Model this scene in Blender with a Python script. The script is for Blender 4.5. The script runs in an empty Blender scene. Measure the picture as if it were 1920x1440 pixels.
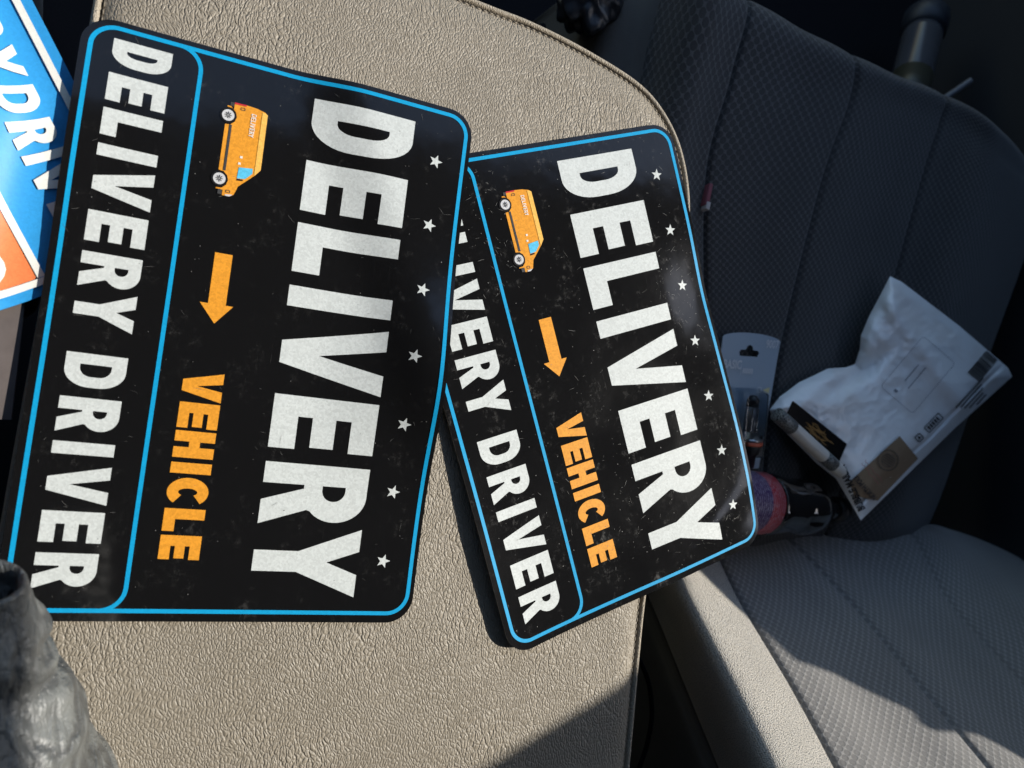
import bpy, bmesh, math, random
import numpy as np
from mathutils import Vector, Matrix, noise
from mathutils.bvhtree import BVHTree

random.seed(7)
SC = bpy.context.scene
COL = SC.collection
V = lambda *a: Vector(a)

# ------------------------------------------------------------------ camera model (z = up from the leather pad)
F = 1300.0
RC = np.array([[0.9330262, -0.0053875, -0.3597680], [0.0, 0.9998879, -0.0149731], [0.3598083, 0.0139703, 0.9329216]])
CAM = np.array([0.0, 0.0, 0.40379])

def ray(px, py):
    return RC @ np.array([(px - 960) / F, (720 - py) / F, -1.0])

def at(px, py, z=0.0):                       # point of the horizontal plane at height z
    d = ray(px, py); t = (z - CAM[2]) / d[2]
    return Vector(CAM + t * d)

def deep(px, py, t):
    return CAM + t * ray(px, py)

def plane(a, b, c):
    n = np.cross(b - a, c - a); n /= np.linalg.norm(n)
    return (a, n if n[2] > 0 else -n)

def on(px, py, pl, off=0.0):                 # point of the plane pl, raised by off along its normal
    d = ray(px, py); a, n = pl
    t = ((a + n * off - CAM) @ n) / (d @ n)
    return Vector(CAM + t * d)

BACK = plane(deep(1430, 1000, .72), deep(1500, 400, .68), deep(1800, 300, .80))
CUSH = plane(deep(1430, 1000, .72), np.array(on(1750, 1000, BACK)), deep(1854, 1440, .60))
BN = Vector(BACK[1]); CN = Vector(CUSH[1])

# ------------------------------------------------------------------ object helpers
def tag(o, label=None, cat=None, group=None, kind=None):
    if label: o['label'] = label
    if cat: o['category'] = cat
    if group: o['group'] = group
    if kind: o['kind'] = kind
    return o

def empty(name, loc, label, cat, group=None):
    o = bpy.data.objects.new(name, None); COL.objects.link(o)
    o.location = loc; o.empty_display_size = .02
    return tag(o, label, cat, group)

def link(name, me, mats, parent=None, smooth=True):
    for m in (mats if isinstance(mats, (list, tuple)) else [mats]): me.materials.append(m)
    if smooth:
        me.polygons.foreach_set('use_smooth', [True] * len(me.polygons))
    o = bpy.data.objects.new(name, me); COL.objects.link(o)
    if parent is not None:
        o.parent = parent
        root = parent
        off = Vector(parent.location)
        while root.parent is not None:
            root = root.parent; off += Vector(root.location)
        o.location = -off                      # meshes are written in world coordinates
        if parent.type == 'MESH': o.location = (0, 0, 0)
    return o

def bm_obj(name, bm, mats, parent=None, smooth=True, recalc=True):
    if recalc: bmesh.ops.recalc_face_normals(bm, faces=bm.faces[:])
    me = bpy.data.meshes.new(name); bm.to_mesh(me); bm.free()
    return link(name, me, mats, parent, smooth)

def sharp(o, deg=35):
    me = o.data
    bm = bmesh.new(); bm.from_mesh(me)
    for e in bm.edges:
        if len(e.link_faces) == 2 and e.calc_face_angle(0) > math.radians(deg): e.smooth = False
    bm.to_mesh(me); bm.free()
    return o

def box_bm(bm, c, size, rot=None, bevel=0.0):
    r = bmesh.ops.create_cube(bm, size=1.0)
    vs = r['verts']
    bmesh.ops.scale(bm, vec=size, verts=vs)
    if bevel:
        es = list({e for v in vs for e in v.link_edges})
        rr = bmesh.ops.bevel(bm, geom=es, offset=bevel, segments=3, profile=.5, affect='EDGES')
        vs = list({v for v in rr['verts']} | {v for v in vs if v.is_valid})
    if rot is not None: bmesh.ops.transform(bm, matrix=rot.to_4x4(), verts=vs)
    bmesh.ops.translate(bm, vec=c, verts=vs)
    return vs

def cr(p0, p1, p2, p3, t):
    return .5 * ((2 * p1) + (-p0 + p2) * t + (2 * p0 - 5 * p1 + 4 * p2 - p3) * t * t + (-p0 + 3 * p1 - 3 * p2 + p3) * t ** 3)

def resample(pts, n):                          # Catmull-Rom through the points, n spans each
    pts = [np.array(p, float) for p in pts]
    P = [2 * pts[0] - pts[1]] + pts + [2 * pts[-1] - pts[-2]]
    out = []
    for i in range(1, len(P) - 2):
        for k in range(n): out.append(cr(P[i - 1], P[i], P[i + 1], P[i + 2], k / n))
    out.append(P[-2]); return np.array(out)

def csurf(ctrl, nu, nv):                       # ctrl[row][col] -> fine grid
    rows = [resample(r, nu) for r in ctrl]
    g = np.stack(rows)
    return np.stack([resample(g[:, j], nv) for j in range(g.shape[1])], axis=1)

def grid_uv(G):
    du = np.linalg.norm(np.diff(G, axis=1), axis=2).mean(axis=0)
    dv = np.linalg.norm(np.diff(G, axis=0), axis=2).mean(axis=1)
    return np.concatenate([[0], np.cumsum(du)]), np.concatenate([[0], np.cumsum(dv)])

def grid_mesh(name, G, c0=0, c1=None, flip=False, uv=None, closed=False):
    u, v = uv if uv is not None else grid_uv(G)
    c1 = G.shape[1] - 1 if c1 is None else c1
    S = G[:, c0:c1 + 1]; nr, nc = S.shape[:2]
    vs = [tuple(p) for p in S.reshape(-1, 3)]
    fs = []
    for i in range(nr - 1):
        for j in range(nc - 1):
            a = i * nc + j; q = [a, a + 1, a + nc + 1, a + nc]
            fs.append(q[::-1] if flip else q)
        if closed:
            q = [i * nc + nc - 1, i * nc, i * nc + nc, i * nc + 2 * nc - 1]
            fs.append(q[::-1] if flip else q)
    me = bpy.data.meshes.new(name); me.from_pydata(vs, [], fs)
    ul = me.uv_layers.new(name='UVMap')
    lv = np.empty(len(me.loops), int); me.loops.foreach_get('vertex_index', lv)
    uvs = np.stack([u[c0 + lv % nc], v[lv // nc]], axis=1)
    ul.data.foreach_set('uv', uvs.ravel())
    return me

def normals_of(G):
    a = np.gradient(G, axis=0); b = np.gradient(G, axis=1)
    n = np.cross(b, a); n /= np.linalg.norm(n, axis=2, keepdims=True) + 1e-12
    return n

def lathe(name, axis_o, axis_d, prof, seg=48, up=None, wob=None):
    """prof: [(distance along axis, radius)]"""
    d = Vector(axis_d).normalized(); up = Vector(up or (0, 0, 1))
    a = d.cross(up).normalized(); b = a.cross(d).normalized()
    G = np.zeros((len(prof), seg, 3))
    for i, (s, r) in enumerate(prof):
        for k in range(seg):
            th = 2 * math.pi * k / seg
            rr = r + (wob(s, th) if wob else 0)
            G[i, k] = Vector(axis_o) + d * s + (a * math.cos(th) + b * math.sin(th)) * rr
    u = np.linspace(0, 1, seg); v = np.array([p[0] for p in prof])
    return grid_mesh(name, G, uv=(u, v), closed=True)

def tube(name, pts, r, seg=10, n=8):
    P = resample(pts, n)
    G = np.zeros((len(P), seg, 3))
    for i in range(len(P)):
        t = Vector(P[min(i + 1, len(P) - 1)] - P[max(i - 1, 0)]).normalized()
        a = t.cross(Vector((.31, .2, .93))).normalized(); b = t.cross(a)
        for k in range(seg):
            th = 2 * math.pi * k / seg
            G[i, k] = Vector(P[i]) + (a * math.cos(th) + b * math.sin(th)) * r
    return grid_mesh(name, G, uv=(np.linspace(0, 1, seg), np.linspace(0, 1, len(P))), closed=True)

# ------------------------------------------------------------------ flat artwork: outlines -> filled, diced, draped
def fill(loops, step=.006):
    """loops: outer outline then holes, 2-D in metres; returns a diced flat bmesh"""
    bm = bmesh.new()
    for lp in loops:
        vs = [bm.verts.new((x, y, 0)) for x, y in lp]
        for i in range(len(vs)): bm.edges.new((vs[i], vs[(i + 1) % len(vs)]))
    bmesh.ops.triangle_fill(bm, use_beauty=True, use_dissolve=False, edges=bm.edges[:], normal=(0, 0, 1))
    if step:
        for ax in (0, 1):
            lo = min(v.co[ax] for v in bm.verts); hi = max(v.co[ax] for v in bm.verts)
            k = math.floor(lo / step) + 1
            while k * step < hi:
                co = [0, 0, 0]; no = [0, 0, 0]; co[ax] = k * step; no[ax] = 1
                bmesh.ops.bisect_plane(bm, geom=bm.verts[:] + bm.edges[:] + bm.faces[:], dist=1e-7, plane_co=co, plane_no=no)
                k += 1
    return bm

def draped(items, fn, off, th=0.0, wall=None):
    """items: [(loops, material index)] -> one bmesh whose points are fn(x, y, off)"""
    out = bmesh.new(); uvl = out.loops.layers.uv.new('UVMap')
    for loops, mi in items:
        b = fill(loops)
        mp = {}; flat = {}
        for v in b.verts:
            n = out.verts.new(fn(v.co.x, v.co.y, off)); mp[v] = n; flat[n] = (v.co.x, v.co.y)
        low = {}
        if th:
            for v in b.verts:
                n = out.verts.new(fn(v.co.x, v.co.y, off - th)); low[v] = n; flat[n] = (v.co.x, v.co.y)
        def face(vs, mi=mi):
            try: f = out.faces.new(vs)
            except ValueError: return
            f.material_index = mi; f.smooth = True
            for l in f.loops: l[uvl].uv = flat[l.vert]
        for f in b.faces:
            vs = list(f.verts)
            if f.normal.z < 0: vs.reverse()
            face([mp[v] for v in vs])
            if th: face([low[v] for v in reversed(vs)])
        if th:
            for e in b.edges:
                if len(e.link_faces) == 1:
                    v0, v1 = e.verts
                    face([mp[v0], mp[v1], low[v1], low[v0]], mi if wall is None else wall)
        b.free()
    return out

def art(name, items, fn, off, mats, parent, th=0.0, wall=None):
    bm = draped(items, fn, off, th, wall)
    me = bpy.data.meshes.new(name)
    if th:
        bmesh.ops.recalc_face_normals(bm, faces=bm.faces[:])
        for e in bm.edges:
            if len(e.link_faces) == 2 and e.calc_face_angle(0) > 1.0: e.smooth = False
    bm.to_mesh(me); bm.free()
    return link(name, me, mats, parent)

def arc(cx, cy, rx, ry, a0, a1, n=10):
    return [(cx + rx * math.cos(math.radians(a0 + (a1 - a0) * i / n)), cy + ry * math.sin(math.radians(a0 + (a1 - a0) * i / n))) for i in range(n + 1)]

def rrect(x0, y0, x1, y1, r, n=8):
    return arc(x1 - r, y1 - r, r, r, 0, 90, n) + arc(x0 + r, y1 - r, r, r, 90, 180, n) + arc(x0 + r, y0 + r, r, r, 180, 270, n) + arc(x1 - r, y0 + r, r, r, 270, 360, n)

def ring(x0, y0, x1, y1, r, w):
    return [rrect(x0 - w / 2, y0 - w / 2, x1 + w / 2, y1 + w / 2, r + w / 2, 12), rrect(x0 + w / 2, y0 + w / 2, x1 - w / 2, y1 - w / 2, r - w / 2, 12)]

def band(pts, w):                              # a polyline with width
    L, R_ = [], []
    for i, p in enumerate(pts):
        a = Vector(pts[max(i - 1, 0)]); b = Vector(pts[min(i + 1, len(pts) - 1)])
        t = (b - a).normalized(); n = Vector((-t.y, t.x))
        ww = w(i / (len(pts) - 1)) if callable(w) else w
        L.append(tuple(Vector(p) + n * ww / 2)); R_.append(tuple(Vector(p) - n * ww / 2))
    return [L + R_[::-1]]

def star(cx, cy, r, rot=0):
    return [[(cx + (r if i % 2 == 0 else r * .42) * math.cos(math.radians(rot + 36 * i)), cy + (r if i % 2 == 0 else r * .42) * math.sin(math.radians(rot + 36 * i))) for i in range(10)]]

def glyph(ch, w, h, a, b):
    """heavy grotesque capitals: a = stem width, b = bar height"""
    if ch == 'I': return [[(0, 0), (w, 0), (w, h), (0, h)]]
    if ch == 'L': return [[(0, 0), (w, 0), (w, b * 1.08), (a, b * 1.08), (a, h), (0, h)]]
    if ch == 'E':
        m0 = h * .505 - b * .5; m1 = m0 + b * .92
        return [[(0, 0), (w, 0), (w, b), (a, b), (a, m0), (w * .95, m0), (w * .95, m1), (a, m1), (a, h - b), (w, h - b), (w, h), (0, h)]]
    if ch == 'H':
        m0 = h * .5 - b * .5; m1 = m0 + b
        return [[(0, 0), (a, 0), (a, m0), (w - a, m0), (w - a, 0), (w, 0), (w, h), (w - a, h), (w - a, m1), (a, m1), (a, h), (0, h)]]
    if ch == 'D':
        rx, ry = w * .52, h * .42
        out = [(0, 0), (w - rx, 0)] + arc(w - rx, ry, rx, ry, -85, 0, 9) + arc(w - rx, h - ry, rx, ry, 0, 85, 9) + [(w - rx, h), (0, h)]
        wx = w - a * .86; a = a * .87; rx2, ry2 = (wx - a) * .75, h * .19
        hole = [(a, b), (wx - rx2, b)] + arc(wx - rx2, b + ry2, rx2, ry2, -85, 0, 7) + arc(wx - rx2, h - b - ry2, rx2, ry2, 0, 85, 7) + [(wx - rx2, h - b), (a, h - b)]
        return [out, hole]
    if ch == 'R':
        bw = w * .93; bh = h * .60; y0 = h - bh; rx, ry = w * .44, bh * .5
        out = [(0, 0), (a, 0), (a, h * .385), (w * .40, h * .385), (w * .61, 0), (w, 0), (w * .745, h * .43)]
        out += arc(bw - rx, y0 + ry, rx, ry, -52, 0, 7) + arc(bw - rx, h - ry, rx, ry, 0, 86, 9) + [(0, h)]
        hx = bw - a * 1.02; hy0, hy1 = y0 + b * .66, h - b * .88; r2 = min((hx - a) * .8, (hy1 - hy0) * .48)
        hole = [(a, hy0), (hx - r2, hy0)] + arc(hx - r2, hy0 + r2, r2, r2, -80, 0, 5) + arc(hx - r2, hy1 - r2, r2, r2, 0, 80, 5) + [(hx - r2, hy1), (a, hy1)]
        return [out, hole]
    if ch == 'V':
        k = a * 1.04; m = w * .5
        return [[(m - a * .54, 0), (m + a * .54, 0), (w, h), (w - k, h), (m, h * .36), (k, h), (0, h)]]
    if ch == 'Y':
        k = a * 1.1; m = w * .5; q = h * .41
        return [[(m - a * .5, 0), (m + a * .5, 0), (m + a * .5, q), (w, h), (w - k, h), (m, h * .69), (k, h), (0, h), (m - a * .5, q)]]
    if ch == 'C':
        rx, ry = w * .5, h * .5
        o = arc(rx, ry, rx, ry * 1.02, 40, 320, 30); i = arc(rx, ry, rx - a, ry - b, 320, 40, 24)
        return [o + i]
    if ch == 'S':
        c = [(w * .82, h * .74), (w * .62, h * .87), (w * .36, h * .84), (w * .2, h * .70), (w * .36, h * .55), (w * .62, h * .45), (w * .8, h * .30), (w * .62, h * .14), (w * .36, h * .12), (w * .14, h * .26)]
        return band([tuple(p) for p in resample([(x, y, 0) for x, y in c], 4)[:, :2]], a)
    raise KeyError(ch)

def word(spec, y, h, a, b, mi=0):
    """spec: [(letter, start, end)] in mm"""
    out = []
    for ch, x0, x1 in spec:
        out.append(([[(x0 * .001 + px, y * .001 + py) for px, py in lp] for lp in glyph(ch, (x1 - x0) * .001, h * .001, a * .001, b * .001)], mi))
    return out

def place(items, ox, oy, ang=0.0, k=1.0):
    c, s = math.cos(ang), math.sin(ang)
    return [([[(ox + k * (x * c - y * s), oy + k * (x * s + y * c)) for x, y in lp] for lp in loops], mi) for loops, mi in items]

def typed(txt, size, fn, off, mat, name, parent, squeeze=1.0, bold=0.0):
    cu = bpy.data.curves.new('typed', 'FONT'); cu.body = txt; cu.size = size; cu.offset = bold; cu.resolution_u = 3
    ob = bpy.data.objects.new('typed', cu); COL.objects.link(ob)
    me = bpy.data.meshes.new_from_object(ob); bpy.data.objects.remove(ob); bpy.data.curves.remove(cu)
    bm = bmesh.new(); bm.from_mesh(me); bpy.data.meshes.remove(me)
    for v in bm.verts: v.co = fn(v.co.x * squeeze, v.co.y, off)
    return bm_obj(name, bm, mat, parent, recalc=False)

# ------------------------------------------------------------------ materials
class Mat:
    def __init__(s, name):
        s.m = bpy.data.materials.new(name); s.m.use_nodes = True
        s.t = s.m.node_tree; s.n = s.t.nodes; s.b = s.n['Principled BSDF']
    def new(s, typ, **kw):
        n = s.n.new(typ)
        for k, v in kw.items():
            if k in n.inputs.keys(): n.inputs[k].default_value = v
            else: setattr(n, k, v)
        return n
    def lk(s, a, b): s.t.links.new(a, b)
    def set(s, **kw):
        for k, v in kw.items(): s.b.inputs[k.replace('_', ' ')].default_value = v
        return s
    def uv(s, sx=1, sy=1, sz=1, rot=0, src='UV'):
        tc = s.new('ShaderNodeTexCoord'); mp = s.new('ShaderNodeMapping')
        mp.inputs['Scale'].default_value = (sx, sy, sz); mp.inputs['Rotation'].default_value = (0, 0, rot)
        s.lk(tc.outputs[src], mp.inputs['Vector']); return mp.outputs['Vector']
    def noise(s, vec, scale, detail=3, rough=.5, dist=0):
        n = s.new('ShaderNodeTexNoise', Scale=scale, Detail=detail, Roughness=rough, Distortion=dist)
        s.lk(vec, n.inputs['Vector']); return n
    def math(s, op, a, b=None, c=None, clamp=False):
        n = s.new('ShaderNodeMath', operation=op, use_clamp=clamp)
        for i, x in enumerate((a, b, c)):
            if x is None: continue
            if isinstance(x, (int, float)): n.inputs[i].default_value = x
            else: s.lk(x, n.inputs[i])
        return n.outputs[0]
    def sstep(s, x, lo, hi, a=0.0, b=1.0):
        n = s.new('ShaderNodeMapRange', interpolation_type='SMOOTHSTEP')
        s.lk(x, n.inputs['Value'])
        for k, v in zip(('From Min', 'From Max', 'To Min', 'To Max'), (lo, hi, a, b)): n.inputs[k].default_value = v
        return n.outputs['Result']
    def mix(s, fac, a, b, blend='MIX'):
        n = s.new('ShaderNodeMix', data_type='RGBA', blend_type=blend)
        if isinstance(fac, (int, float)): n.inputs[0].default_value = fac
        else: s.lk(fac, n.inputs[0])
        for i, x in ((6, a), (7, b)):
            if isinstance(x, tuple): n.inputs[i].default_value = x if len(x) == 4 else x + (1,)
            else: s.lk(x, n.inputs[i])
        return n.outputs[2]
    def bump(s, h, dist, strength=1.0, prev=None):
        n = s.new('ShaderNodeBump', Distance=dist, Strength=strength)
        s.lk(h, n.inputs['Height'])
        if prev is not None: s.lk(prev, n.inputs['Normal'])
        return n.outputs['Normal']
    def out(s, color=None, rough=None, normal=None):
        if color is not None: s.lk(color, s.b.inputs['Base Color'])
        if rough is not None: s.lk(rough, s.b.inputs['Roughness'])
        if normal is not None: s.lk(normal, s.b.inputs['Normal'])
        return s.m

def plain(name, col, rough=.5, spec=.5, var=.12, scale=40, **kw):
    M = Mat(name); M.set(Roughness=rough, **kw); M.b.inputs['Specular IOR Level'].default_value = spec
    v = M.uv(src='Object'); n = M.noise(v, scale, 4)
    lo = tuple(c * (1 - var) for c in col); hi = tuple(min(1, c * (1 + var)) for c in col)
    return M.out(M.mix(n.outputs['Fac'], lo, hi))

def leather(name, col, scale=1.0, bump=.0006, rough=.52, spec=.45):
    M = Mat(name); M.set(Roughness=rough); M.b.inputs['Specular IOR Level'].default_value = spec
    v = M.uv(src='Object')
    w = M.noise(v, 38 * scale, 3, .55)
    big = M.noise(v, 9 * scale, 2)
    off = M.new('ShaderNodeVectorMath', operation='SCALE'); M.lk(w.outputs['Color'], off.inputs[0]); off.inputs['Scale'].default_value = .012 / scale
    add = M.new('ShaderNodeVectorMath', operation='ADD'); M.lk(v, add.inputs[0]); M.lk(off.outputs[0], add.inputs[1])
    def cells(sx, sy, sc, rot=0):
        mp = M.new('ShaderNodeMapping'); mp.inputs['Scale'].default_value = (sx, sy, 1); mp.inputs['Rotation'].default_value = (0, 0, rot)
        M.lk(add.outputs[0], mp.inputs['Vector'])
        vo = M.new('ShaderNodeTexVoronoi', feature='DISTANCE_TO_EDGE', voronoi_dimensions='2D', Scale=sc * scale)
        M.lk(mp.outputs[0], vo.inputs['Vector']); return vo.outputs['Distance']
    a = M.sstep(cells(1.45, .78, 400), 0, .32)
    b = M.sstep(cells(1.2, 1.0, 800, .5), 0, .3)
    c = M.sstep(cells(1.8, .55, 150, -.2), 0, .16)
    fine = M.noise(v, 1500 * scale, 2)
    h = M.math('MULTIPLY_ADD', b, .22, M.math('MULTIPLY', a, .7))
    h = M.math('MULTIPLY_ADD', c, M.sstep(big.outputs['Fac'], .36, .62, .2, 1.0), h)
    h = M.math('MULTIPLY_ADD', fine.outputs['Fac'], .25, h)
    wob = M.noise(v, 120 * scale, 2)
    h = M.math('MULTIPLY_ADD', wob.outputs['Fac'], .35, h)
    dark = tuple(x * .80 for x in col); lite = tuple(min(1, x * 1.07) for x in col)
    colr = M.mix(M.sstep(big.outputs['Fac'], .3, .7), tuple(x * .93 for x in col), lite)
    colr = M.mix(M.math('MULTIPLY', M.math('MINIMUM', a, M.math('MULTIPLY_ADD', c, .7, .3)), .999), M.mix(.6, colr, dark), colr)
    return M.out(colr, None, M.bump(h, bump))

def honeycomb(name, cell, line, pitch=.0078):
    M = Mat(name); M.set(Roughness=.92); M.b.inputs['Specular IOR Level'].default_value = .2
    M.b.inputs['Sheen Weight'].default_value = .25; M.b.inputs['Sheen Roughness'].default_value = .5
    tc = M.new('ShaderNodeTexCoord'); sp = M.new('ShaderNodeSeparateXYZ'); M.lk(tc.outputs['UV'], sp.inputs[0])
    nz = M.noise(tc.outputs['UV'], 900, 2)
    jit = M.math('MULTIPLY_ADD', nz.outputs['Fac'], .16, -.08)
    def d(o):
        x = M.math('FRACT', M.math('ADD', M.math('DIVIDE', sp.outputs[0], pitch), o))
        y = M.math('FRACT', M.math('ADD', M.math('DIVIDE', sp.outputs[1], pitch * 1.05), o))
        x = M.math('SUBTRACT', x, .5); y = M.math('MULTIPLY', M.math('SUBTRACT', y, .5), 1.05)
        return M.math('SQRT', M.math('ADD', M.math('MULTIPLY', x, x), M.math('MULTIPLY', y, y)))
    m = M.math('ADD', M.math('MINIMUM', d(0.0), d(.5)), jit)
    f = M.sstep(m, .29, .41)
    core = M.sstep(m, .0, .2, 1, 0)
    wv = M.noise(tc.outputs['UV'], 2600, 1)
    big = M.noise(tc.outputs['UV'], 14, 3)
    c = M.mix(f, cell, line)
    c = M.mix(M.math('MULTIPLY', core, .35), c, tuple(x * 1.25 for x in cell))
    c = M.mix(M.math('MULTIPLY', wv.outputs['Fac'], .6), c, tuple(x * .55 for x in cell))
    c = M.mix(M.sstep(big.outputs['Fac'], .35, .7, 0, .3), c, tuple(x * .8 for x in cell))
    h = M.math('ADD', M.math('MULTIPLY', f, .7), M.math('MULTIPLY', wv.outputs['Fac'], .5))
    return M.out(c, None, M.bump(h, .0005))

def weave(name, col):
    M = Mat(name); M.set(Roughness=.95); M.b.inputs['Specular IOR Level'].default_value = .25
    M.b.inputs['Sheen Weight'].default_value = .3
    v = M.uv()
    vo = M.new('ShaderNodeTexVoronoi', Scale=540, voronoi_dimensions='2D', Randomness=.6); M.lk(M.uv(1, 1.5), vo.inputs['Vector'])
    n = M.noise(v, 900, 2); big = M.noise(v, 22, 3)
    c = M.mix(M.sstep(vo.outputs['Distance'], .15, .75), tuple(min(1, x * 1.3) for x in col), tuple(x * .42 for x in col))
    c = M.mix(M.sstep(big.outputs['Fac'], .3, .7, 0, .25), c, tuple(x * .7 for x in col))
    h = M.math('ADD', M.math('MULTIPLY', vo.outputs['Distance'], -1.0), M.math('MULTIPLY', n.outputs['Fac'], .5))
    return M.out(c, None, M.bump(h, .0019))

def vinyl(name, worn):
    M = Mat(name); M.b.inputs['Specular IOR Level'].default_value = .5
    v = M.uv()
    sm = M.noise(v, 14, 5, .6, .4); sp = M.noise(v, 240, 3, .7); mott = M.noise(v, 55, 5, .7)
    r = M.sstep(sm.outputs['Fac'], .3, .75, .08, .17)
    dust = M.math('MULTIPLY', M.sstep(mott.outputs['Fac'], .5, .78), M.sstep(sp.outputs['Fac'], .45, .8))
    st = M.noise(M.uv(1, 16), 60, 3, .7); st2 = M.noise(M.uv(14, 1, 1, .7), 70, 3, .7)
    lines = M.math('MULTIPLY', M.sstep(st.outputs['Fac'], .62, .74), M.sstep(sm.outputs['Fac'], .45, .65))
    lines2 = M.math('MULTIPLY', M.sstep(st2.outputs['Fac'], .62, .74), M.sstep(mott.outputs['Fac'], .5, .7))
    f = M.math('ADD', M.math('MULTIPLY', dust, .03 + .28 * worn), M.math('MULTIPLY', M.math('ADD', lines, lines2), .012 + .06 * worn), clamp=True)
    c = M.mix(f, (.0065, .0065, .007), (.42, .41, .39))
    wave_h = M.noise(v, 30, 2)
    return M.out(c, r, M.bump(wave_h.outputs['Fac'], .0006, .5))

def ink(name, col, speck=.16, rough=.42):
    M = Mat(name); M.set(Roughness=rough); M.b.inputs['Specular IOR Level'].default_value = .22
    v = M.uv(); n = M.noise(v, 1700, 2, .8); b = M.noise(v, 60, 4)
    vo = M.new('ShaderNodeTexVoronoi', Scale=900); M.lk(v, vo.inputs['Vector'])
    f = M.math('ADD', M.math('MULTIPLY', n.outputs['Fac'], .6), M.math('MULTIPLY', vo.outputs['Color'], .4))
    c = M.mix(M.sstep(f, .3, .7), tuple(x * (1 - speck) for x in col), tuple(min(1, x * (1 + speck * .6)) for x in col))
    c = M.mix(M.sstep(b.outputs['Fac'], .35, .75, 0, .10), c, tuple(x * .78 for x in col))
    return M.out(c)

M_LEATHER = leather('beige grain leather', (.262, .227, .177), 1.0, .00036, .45)
M_WELT = leather('beige welt leather', (.36, .31, .24), 1.5, .0003)
M_GROOVE = plain('dark seam', (.03, .026, .022), .9)
M_PLASTIC = plain('dark interior plastic', (.022, .023, .026), .55, .35, scale=300)
M_TRIM = leather('grey vinyl trim', (.085, .08, .072), 3.0, .0001, .6, .3)
M_CARPET = plain('charcoal carpet', (.010, .010, .012), .98, .1, .5, 500)
M_BLOCKER = plain('grey light blocker', (.10, .10, .105), .95, .1)
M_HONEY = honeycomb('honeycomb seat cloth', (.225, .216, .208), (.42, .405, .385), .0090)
M_HONEY_SHADED = honeycomb('dark shaded honeycomb seat cloth', (.040, .040, .042), (.112, .111, .113))  # cushion's cloth with the backrest's shade in its colour; driver seat shares it
M_WEAVE = weave('grey beige bolster cloth', (.68, .63, .55))
M_VINYL = [vinyl('black sign vinyl', .25), vinyl('scuffed black sign vinyl', 1.0)]
M_WHITE = ink('white reflective film', (.545, .575, .565), .13)
M_BLUE = ink('blue border film', (.006, .30, .57), .08)
M_ORANGE = ink('orange reflective film', (.70, .29, .028))
M_VANHI = ink('pale orange film', (.82, .46, .10))
M_WINBLUE = ink('light blue film', (.10, .48, .72))
M_GREYINK = ink('grey film', (.05, .05, .052), .1)
M_SILVER = ink('silver film', (.55, .55, .56), .1)
M_RED = ink('red film', (.5, .03, .04), .1)
M_BLACKINK = ink('black film', (.008, .008, .009), .1)
M_SCR = [plain('scratch dust', (.14, .138, .132), .8, .2, .7, 900), plain('heavy scratch dust', (.27, .265, .25), .8, .2, .7, 900)]
M_EDGE = plain('rim lit sheet edge', (.36, .35, .335), .7)  # pale cut edge, lightened further to imitate rim light
M_MAGBACK = plain('brown grey magnet backing', (.125, .105, .10), .75, .3, .25, 120)
M_SKYBLUE = ink('sky blue film', (.028, .27, .60), .07)
M_SIGNORANGE = ink('red orange film', (.70, .19, .065), .1)
M_SIGNWHITE = ink('bright white film', (.70, .70, .65), .05)

# ------------------------------------------------------------------ light, sky, camera
w = bpy.data.worlds.new('World'); SC.world = w; w.use_nodes = True
SUN = Vector((.8, -.05, .6)).normalized()
sky = w.node_tree.nodes.new('ShaderNodeTexSky'); sky.sky_type = 'NISHITA'; sky.sun_disc = False
sky.sun_elevation = math.asin(SUN.z); sky.air_density = 1.3; sky.ozone_density = 2.2; sky.sun_rotation = math.atan2(SUN.x, SUN.y)
bg = w.node_tree.nodes['Background']; bg.inputs['Strength'].default_value = .15
w.node_tree.links.new(sky.outputs[0], bg.inputs[0])
sl = bpy.data.lights.new('sun', 'SUN'); sl.energy = 4.2; sl.angle = math.radians(.5); sl.color = (1, .95, .86)
so = bpy.data.objects.new('sun', sl); COL.objects.link(so)
so.rotation_euler = SUN.to_track_quat('Z', 'Y').to_euler()

cd = bpy.data.cameras.new('camera'); cam = bpy.data.objects.new('camera', cd); COL.objects.link(cam)
cd.sensor_width = 36; cd.lens = F / 1920 * 36; cd.clip_start = .01; cd.clip_end = 200
mw = Matrix([list(RC[0]) + [CAM[0]], list(RC[1]) + [CAM[1]], list(RC[2]) + [CAM[2]], [0, 0, 0, 1]])
cam.matrix_world = mw
cd.dof.use_dof = True; cd.dof.focus_distance = .43; cd.dof.aperture_fstop = 8.0
SC.camera = cam
SC.view_settings.view_transform = 'Standard'; SC.view_settings.look = 'None'
SC.view_settings.exposure = .60; SC.view_settings.gamma = 1

# ------------------------------------------------------------------ car floor and passenger door, plus unseen slabs added to shape the light
def slab(name, poly, axis, lo, hi, mat, label=None, cat=None):
    """poly in the plane across axis, extruded from lo to hi"""
    bm = bmesh.new()
    mk = (lambda a, b, c: (c, a, b)) if axis == 0 else (lambda a, b, c: (a, b, c))
    A = [bm.verts.new(mk(a, b, lo)) for a, b in poly]; B = [bm.verts.new(mk(a, b, hi)) for a, b in poly]
    bm.faces.new(A); bm.faces.new(B[::-1])
    n = len(poly)
    for i in range(n): bm.faces.new((A[i], B[i], B[(i + 1) % n], A[(i + 1) % n]))
    bmesh.ops.triangulate(bm, faces=[f for f in bm.faces if len(f.verts) > 4])
    o = bm_obj(name, bm, mat, smooth=False)
    o['kind'] = 'structure'
    return o

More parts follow.
